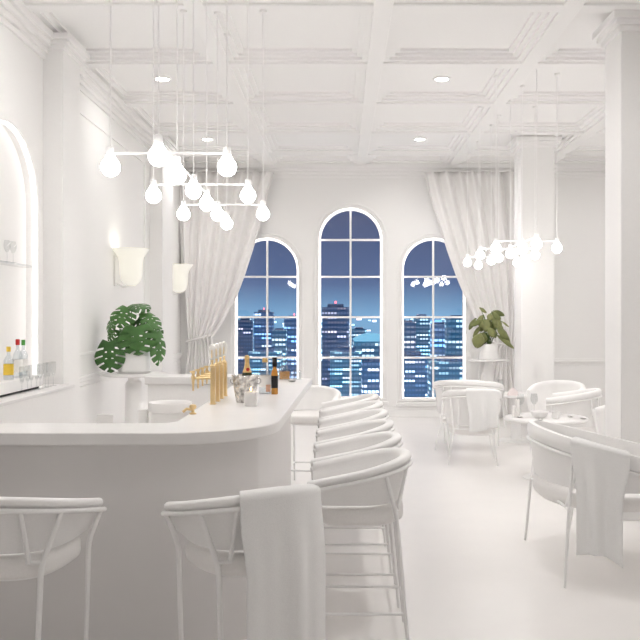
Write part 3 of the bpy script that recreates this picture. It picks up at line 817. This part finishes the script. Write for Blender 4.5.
for a in (PI*1.15, PI*1.85, PI*.5):
    MB().tube([(.17*math.cos(a), .17*math.sin(a), pz2-.02), (.24*math.cos(a), .24*math.sin(a), .0)], .014, 8).build('leg', 'trim', ps, smooth=True)
MB().lathe([(0,pz2-.021),(.055,pz2-.022),(.065,pz2-.1),(.10,pz2-.5),(.115,.03),(.115,0.0),(0,0.)], 24).build('pedestal_column', 'trim', ps, smooth=True)

# ------------------------------------------------------------------ things on the bar
ZT, SB = 1.10, .873
def small(*os):
    for o in os: o.scale = (SB,)*3
def tap(y, label):
    t = thing('beer_tap', label, 'beer tap', (-.792, y, ZT), 0, 'brass beer taps on the counter'); small(t)
    MB().box(-.017, .017, -.022, .022, .004, .265).build('tap_column', 'brass', t, bevel=.005)
    MB().box(-.021, .021, -.027, .027, 0, .008).build('base_plate', 'brass', t, bevel=.002)
    MB().lathe([(.017,.262),(.02,.268),(.017,.278),(.009,.285),(.008,.305),(.012,.31),(.008,.316),(0,.316)], 14, (-.006,0,0)).build('tap_collar', 'brass', t, smooth=True)
    h = MB().lathe([(0,.312),(.009,.314),(.015,.325),(.022,.355),(.024,.390),(.021,.415),(.012,.428),(0,.432)], 16, (-.006,0,0), 1, .8).build('tap_handle', 'pearl', t, smooth=True)
    MB().lathe([(0,.33),(.0035,.335),(.0035,.385),(0,.39)], 8, (-.006,-.0185,0)).build('handle_inlay', 'brass', h, smooth=True)
    MB().tube([(-.01,0,.185), (-.135,0,.185)], .0085, 10).build('spout_arm', 'brass', t, smooth=True)
    s_ = MB().lathe([(0,.095),(.006,.095),(.007,.12),(.010,.15),(.013,.18),(.016,.195),(.010,.206),(.010,.222),(.015,.228),(.014,.238),(0,.24)], 14, (-.142,0,0)).build('spout', 'brass', t, smooth=True)
    MB().tube([(-.142,0,.215), (-.165,0,.235)], .004, 6).build('lever', 'brass', s_, smooth=True)
for y, lb in ((5.116,'brass beer tap nearest the viewer in the row of four'), (5.291,'brass beer tap, second from the viewer in the row of four'), (5.465,'brass beer tap, third from the viewer in the row of four'), (5.64,'brass beer tap furthest from the viewer, next to the ice bucket side')):
    tap(y, lb)
kn = thing('brass_faucet', 'small brass faucet on the inner edge of the bar counter', 'faucet', (-.825, 4.60, ZT)); small(kn)
MB().lathe([(0,0),(.022,0),(.022,.006),(.010,.012),(.009,.03),(.020,.036),(.024,.048),(.018,.06),(0,.064)], 18).build('faucet_body', 'brass', kn, smooth=True)
MB().tube([(-.005,0,.03), (-.04,-.01,.034), (-.062,-.015,.014)], .009, 8).build('spout', 'brass', kn, smooth=True)

# basin
bx, by = X_(170, 5.67), 5.67
bs = thing('ice_basin', 'round white ice basin standing inside the bar behind the counter', 'basin', (bx, by, .801)); small(bs)
MB().lathe([(0,0),(.135,0),(.145,.02),(.148,.215),(.168,.222),(.170,.285),(.164,.292),(.152,.285),(.140,.25),(.132,.05),(0,.04)], 44).build('bowl', 'cab', bs, smooth=True)
MB().box(-.285, -.16, -.04, .04, .235, .262).build('side_handle', 'cab', bs, bevel=.006)
MB().lathe([(0,0),(.026,0),(.028,.006),(.02,.012),(0,.012)], 20).build('dial', 'steel', bs, smooth=True)
d_ = bs.children[-1]; d_.rotation_euler = (PI/2, 0, 0); d_.location = (-.21, -.03, .19)
MB().box(-.245, -.175, -.03, .03, .0, .236).build('dial_post', 'cab', bs, bevel=.004)

# champagne bucket and bottle
bkx, bky = X_(245.5, 5.238), 5.238
bk = thing('champagne_bucket', 'hammered silver champagne bucket on the bar counter', 'ice bucket', (bkx, bky, ZT)); small(bk)
MB().lathe([(0,.004),(.055,.004),(.066,0),(.070,.008),(.076,.05),(.086,.12),(.096,.185),(.102,.196),(.098,.200),(.090,.19),(.080,.12),(.068,.02),(0,.02)], 40).build('bucket', 'silver', bk, smooth=True)
for sg in (-1, 1):
    MB().tube([(sg*(.09+.022*math.sin(a)), 0, .155+.022*math.cos(a)) for a in [PI*k/8 for k in range(9)]], .005, 6).build('handle', 'steel', bk, smooth=True)
cb = thing('champagne_bottle', 'gold-foiled champagne bottle chilling in the silver bucket', 'bottle', (bkx+.010, bky, ZT+.035)); small(cb)
MB().lathe([(0,0),(.038,0),(.040,.01),(.040,.14),(.033,.18),(.020,.215),(.0165,.235),(0,.235)], 24).build('glass_body', 'darkgreen', cb, smooth=True)
MB().lathe([(.034,.178),(.0215,.214),(.0175,.24),(.0165,.27),(.018,.276),(.018,.292),(.012,.302),(0,.304)], 20).build('foil', 'goldfoil', cb, smooth=True)
o = MB().lathe([(0,0),(.013,0),(.013,.003),(0,.004)], 16).build('red_seal', 'redseal', cb, smooth=True); o.rotation_euler = (PI/2*.82,0,.2); o.location = (.008,-.027,.200)
o['label'] = 'red seal'

cd = thing('jar_candle', 'lit square white candle in front of the champagne bucket', 'candle', (X_(251,5.037), 5.037, ZT)); small(cd)
MB().loft([sqring(.001,0), sqring(.042,0,.35), sqring(.045,.006,.35), sqring(.045,.090,.35), sqring(.042,.096,.35), sqring(.036,.096,.35), sqring(.034,.088,.35), sqring(.001,.088)]).build('wax', 'wax', cd, smooth=True)
MB().tube([(0,0,.088),(0.001,0,.102)], .0015, 6).build('wick', 'dark', cd)
MB().lathe([(0,.100),(.005,.106),(.006,.113),(.003,.124),(0,.134)], 12).build('flame', 'flame', cd, smooth=True)

bt = thing('spirit_bottle', 'clear bottle with white label and gold stopper next to the bucket', 'bottle', (X_(265,5.823), 5.823, ZT), .15); small(bt)
MB().loft([sqring(.001,0), sqring(.046,.0,.45), sqring(.050,.008,.45), sqring(.050,.175,.45), sqring(.044,.192,.55), sqring(.026,.208,.8), sqring(.0195,.218,1), sqring(.0190,.255,1), sqring(.001,.256)]).build('glass_body', 'bottleglass', bt, smooth=True)
MB().loft([sqring(.001,.012), sqring(.045,.012,.45), sqring(.045,.12,.45), sqring(.001,.12)]).build('gin', 'glass', bt, smooth=True)
MB().loft([sqring(.0508,.055,.45), sqring(.0508,.150,.45)], caps=False).build('bottle_label', 'label', bt, smooth=True)
o = MB().box(.004, .042, -.0525, -.0500, .018, .075).build('coral_patch', 'coral', bt); o['label'] = 'coral patch'
MB().lathe([(0,.254),(.022,.254),(.023,.258),(.022,.280),(.018,.288),(0,.289)], 20).build('stopper', 'cork', bt, smooth=True)
b2 = thing('liqueur_bottle', 'slim amber bottle with a black cap beside the clear one', 'bottle', (X_(274.6,5.77), 5.77, ZT)); small(b2)
MB().lathe([(0,0),(.025,0),(.027,.006),(.027,.165),(.022,.19),(.013,.21),(.0125,.235),(0,.235)], 24).build('glass_body', 'amber', b2, smooth=True)
MB().lathe([(.0275,.05),(.0275,.15)], 24).build('bottle_label', 'black', b2, smooth=True)
MB().lathe([(0,.222),(.0185,.222),(.0195,.226),(.0195,.292),(.017,.296),(0,.296)], 20).build('cap', 'black', b2, smooth=True)
def decanter(x, y, label, filled, s=1.):
    t = thing('decanter', label, 'decanter', (x, y, ZT), .2); small(t)
    MB().loft([sqring(.001,0), sqring(.052*s,0,.4), sqring(.056*s,.008,.4), sqring(.056*s,.10*s,.4), sqring(.046*s,.122*s,.5), sqring(.022*s,.138*s,.9), sqring(.015*s,.150*s,1), sqring(.020*s,.168*s,1), sqring(.001,.168*s)]).build('glass_body', 'bottleglass', t, smooth=True)
    if filled: MB().loft([sqring(.001,.010), sqring(.049*s,.010,.4), sqring(.049*s,.085*s,.4), sqring(.001,.085*s)]).build('whisky', 'amber', t, smooth=True)
    MB().lathe([(0,.165*s),(.014*s,.17*s),(.012*s,.178*s),(.024*s,.192*s),(.026*s,.21*s),(.015*s,.226*s),(0,.23*s)], 18).build('stopper', 'bottleglass', t, smooth=True)
decanter(X_(284.5,7.07), 7.07, 'crystal decanter half full of amber whisky at the far end of the counter', True)
decanter(X_(297,7.10), 7.10, 'empty clear crystal decanter at the outer far corner of the counter', False, .72)
o = MB().lathe([(0,0),(.024,0),(.040,.012),(.038,.013),(.022,.004),(0,.003)], 22).build('small_dish', 'steel', None, smooth=True, loc=(X_(292,6.84), 6.84, ZT)); small(o); tag(o, 'tiny steel dish on the counter before the decanters', 'dish')

# bottles and glasses on the back bar
def backbottle(px, y, x, h, r, capm, labm, label, capname):
    t = thing('liquor_bottle', label, 'bottle', (x, y, 1.17))
    MB().lathe([(0,0),(r-.003,0),(r,.005),(r,h*.58),(r*.75,h*.66),(r*.36,h*.74),(r*.34,h*.86),(0,h*.86)], 22).build('glass_body', 'bottleglass', t, smooth=True)
    MB().lathe([(r+.0008,h*.15),(r+.0008,h*.48)], 22).build('bottle_label', labm, t, smooth=True)
    o = MB().lathe([(0,h*.85),(r*.42,h*.85),(r*.44,h*.87),(r*.44,h-.004),(r*.38,h),(0,h)], 16).build('cap', capm, t, smooth=True); o['label'] = capname
backbottle(5, 6.36, -2.50, .30, .036, 'red', 'label', 'clear bottle with a red cap on the back bar riser', 'red cap')
backbottle(9, 6.55, -2.53, .29, .034, 'green', 'label', 'clear bottle with a green cap on the back bar riser', 'green cap')
backbottle(0, 6.16, -2.49, .25, .036, 'yellow', 'yellow', 'bottle with a yellow label at the left edge on the riser', 'yellow cap')
FG = 'champagne flutes on the back bar'
pos = ['nearest the bottles', 'second from the bottles', 'third from the bottles', 'fourth from the bottles', 'fifth from the bottles', 'sixth from the bottles', 'seventh from the bottles', 'furthest from the bottles, by the pilaster']
for i in range(8):
    px = 20+i*3.6; y = 6.25+.095*i+.02*(i % 2); x = X_(px, y)
    wineglass(min(-2.325, max(-2.425, x)), y, 1.06, f'clear champagne flute on the back bar, {pos[i]}', FG, .205, flute=True)
gs = tag(MB().box(-.088, .02, -.55, .52, -.009, .009).build('glass_shelf', 'glass', None, bevel=.002, loc=(XL-.008, 6.42, Z_(265, 6.7))), 'clear glass shelf inside the lit arched niche', 'shelf')
zs_ = Z_(265, 6.7)+.009
wineglass(-2.615, 6.44, zs_, 'stemmed glass on the niche shelf, nearer the viewer', 'glasses on the niche shelf', .17, r=.028)
wineglass(-2.615, 6.56, zs_, 'stemmed glass on the niche shelf, further from the viewer', 'glasses on the niche shelf', .17, r=.028)

# ------------------------------------------------------------------ the city at night
tm = [tower_mat('facade_teal', (.24,.64,.80), ((.30,.75,1.),(.9,.97,1.)), 1.25, 3.2, 4.2, .58, 1.),
      tower_mat('facade_blue', (.26,.52,.80), ((.12,.42,.95),(.75,.9,1.)), 1.2, 3.8, 4.6, .50, 2.),
      tower_mat('facade_white', (.36,.62,.80), ((.8,.95,1.),(1.,.88,.85)), 1.4, 4.2, 4.8, .58, 3.),
      None, tower_mat('facade_near_teal', (.24,.62,.78), ((.30,.80,1.),(.95,.98,1.)), 1.3, 1.5, 2.3, .50, 5.),
      tower_mat('facade_near_blue', (.22,.52,.78), ((.15,.5,.95),(.95,.95,1.)), 1.3, 1.7, 2.4, .45, 6.)]
tm[3:4] = [tower_mat('facade_dim', (.15,.28,.48), ((.15,.42,.8),(1.,.8,.75)), .8, 2.4, 3.6, .20, 4.)]
M['beacon'] = mat('red_beacon', (1,.1,.1), .5, emit=(1,.15,.18), strength=3.)
M['citylight'] = mat('city_lamp', (1,1,1), .5, emit=(.75,.92,1.), strength=1.6)
_n = M['citylight'].node_tree; _g = _n.nodes.new('ShaderNodeNewGeometry'); _r = _n.nodes.new('ShaderNodeValToRGB')
_r.color_ramp.interpolation = 'CONSTANT'; _r.color_ramp.elements[0].color = (.55,.85,1,1); _r.color_ramp.elements[1].position = .45; _r.color_ramp.elements[1].color = (.95,.97,1,1)
_e = _r.color_ramp.elements.new(.75); _e.color = (.10,.45,.85,1)
_e = _r.color_ramp.elements.new(.93); _e.color = (1,.62,.55,1)
_n.links.new(_g.outputs['Random Per Island'], _r.inputs['Fac']); _n.links.new(_r.outputs['Color'], _n.nodes['Principled BSDF'].inputs['Emission Color'])
M['roofglow'] = mat('lit_roof', (.2,.4,.5), .5, emit=(.30,.75,1.), strength=.6)
GZ = -160.
struct(MB().box(-1500, 1500, 150, 4200, GZ-1, GZ).build('ground', 'ground'))
def tower(px0, px1, ytop, Y, k, label, beacon=False, crown=True):
    Y = Y*3; x0, x1, z1 = X_(px0, Y), X_(px1, Y), Z_(ytop, Y)
    w = x1-x0; cx = (x0+x1)/2; dp = max(12, w*.8)
    t = thing('office_tower', label, 'building', (cx, Y+dp/2, GZ), 0, 'office towers in the night city')
    MB().box(-w/2, w/2, -dp/2, dp/2, 0, z1-GZ).build('facade', tm[k], t)
    MB().box(-w*.3, w*.3, -dp*.3, dp*.3, z1-GZ, z1-GZ+w*.12).build('roof_plant', tm[3], t)
    if beacon:
        MB().lathe([(0,0),(w*.035,w*.03),(w*.035,w*.08),(0,w*.11)], 10, (0,-dp*.25,z1-GZ+w*.12)).build('beacon', 'beacon', t)
tower(322, 349, 307, 210, 3, 'dark tower with a red beacon in the left half of the middle window', True)
tower(352, 366, 329, 300, 0, 'teal-lit block right of the middle window bar')
tower(365, 381, 338, 230, 2, 'pale lit block at the right edge of the middle window')
tower(330, 362, 352, 150, 4, 'broad teal-lit block low in the middle window')
tower(362, 392, 362, 120, 5, 'blue-lit block in the bottom right of the middle window')
tower(237, 252, 320, 260, 3, 'dim tower at the left of the left window')
tower(254, 273, 312, 320, 1, 'blue-lit tower behind the bar of the left window', True)
tower(272, 286, 330, 240, 0, 'teal-lit tower right of the left window bar')
tower(284, 304, 318, 280, 1, 'blue-lit tower at the right edge of the left window', True)
tower(248, 280, 352, 150, 4, 'broad teal-lit block low in the left window')
tower(401, 416, 322, 260, 2, 'pale lit tower at the left edge of the right window')
tower(414, 430, 316, 300, 0, 'teal-lit tower left of the right window bar')
tower(432, 448, 324, 240, 1, 'blue-lit tower just right of the right window bar')
tower(447, 470, 318, 220, 0, 'teal-lit tower at the right edge of the right window')
tower(398, 428, 356, 140, 5, 'broad blue-lit block low in the left half of the right window')
tower(431, 474, 362, 118, 4, 'broad teal-lit block low in the right half of the right window')
# curved glowing roof
Yr = 600
rf = thing('stadium_hall', 'low hall with a softly glowing slanted cyan roof in the middle window', 'building', (X_(368, Yr), Yr+25, GZ))
hw = 14*Yr/FX; zr = Z_(340, Yr)-GZ
MB().loft([[(-hw+2*hw*k/16, y, zr+2.2*math.sin(PI*k/16)+3.5*k/16) for k in range(17)]+[(hw, y, zr-1.), (-hw, y, zr-1.)] for y in (-25, 25)]).build('roof', 'roofglow', rf)
MB().box(-hw, hw, -24, 24, 0, zr-.9).build('hall', tm[0], rf)
# countless street and window lights
m = MB(); rnd = random.Random(3)
for i in range(900):
    Y = 1150+1600*rnd.random(); px = rnd.uniform(150, 560)
    zt_ = GZ+1+160*rnd.random()**1.5
    x = X_(px, Y); s = Y*rnd.uniform(.0007, .0016); z = min(zt_, H-.004*Y)
    m.box(x-s*rnd.uniform(1,3.2), x+s*rnd.uniform(1,3.2), Y-s, Y+s, z-s*.8, z+s*.8)
tag(m.build('city_lights', 'citylight', None), 'scattered white-blue street and window lights of the night city', 'city lights', None, 'stuff')

# ------------------------------------------------------------------ world, camera, view
w = bpy.data.worlds.new('dusk_sky'); SC.world = w; w.use_nodes = True
nt = w.node_tree; bg = nt.nodes['Background']
tc_ = nt.nodes.new('ShaderNodeTexCoord'); sp = nt.nodes.new('ShaderNodeSeparateXYZ'); cr = nt.nodes.new('ShaderNodeValToRGB')
nt.links.new(tc_.outputs['Generated'], sp.inputs[0]); nt.links.new(sp.outputs['Z'], cr.inputs['Fac']); nt.links.new(cr.outputs['Color'], bg.inputs['Color'])
e = cr.color_ramp.elements
e[0].position = 0.; e[0].color = (.18,.36,.56,1); e[1].position = .16; e[1].color = (.052,.060,.128,1)
x = e.new(.04); x.color = (.088,.135,.265,1)
bg.inputs['Strength'].default_value = 1.0

cam = bpy.data.cameras.new('camera'); co = bpy.data.objects.new('camera', cam); C.objects.link(co); SC.camera = co
co.location = (0,0,H); co.rotation_euler = (PI/2,0,0)
cam.sensor_width = 36; cam.lens = 36*FX/640; cam.shift_x = -(CX-320)/640; cam.shift_y = -(320-CY)/640
cam.clip_start = .05; cam.clip_end = 3000
vs = SC.view_settings; vs.view_transform = 'Standard'; vs.look = 'None'; vs.gamma = 1; vs.use_curve_mapping = False; vs.exposure = 0.28
SC.cycles.max_bounces = 14; SC.cycles.diffuse_bounces = 8; SC.cycles.transparent_max_bounces = 16
SC.cycles.use_denoising = True
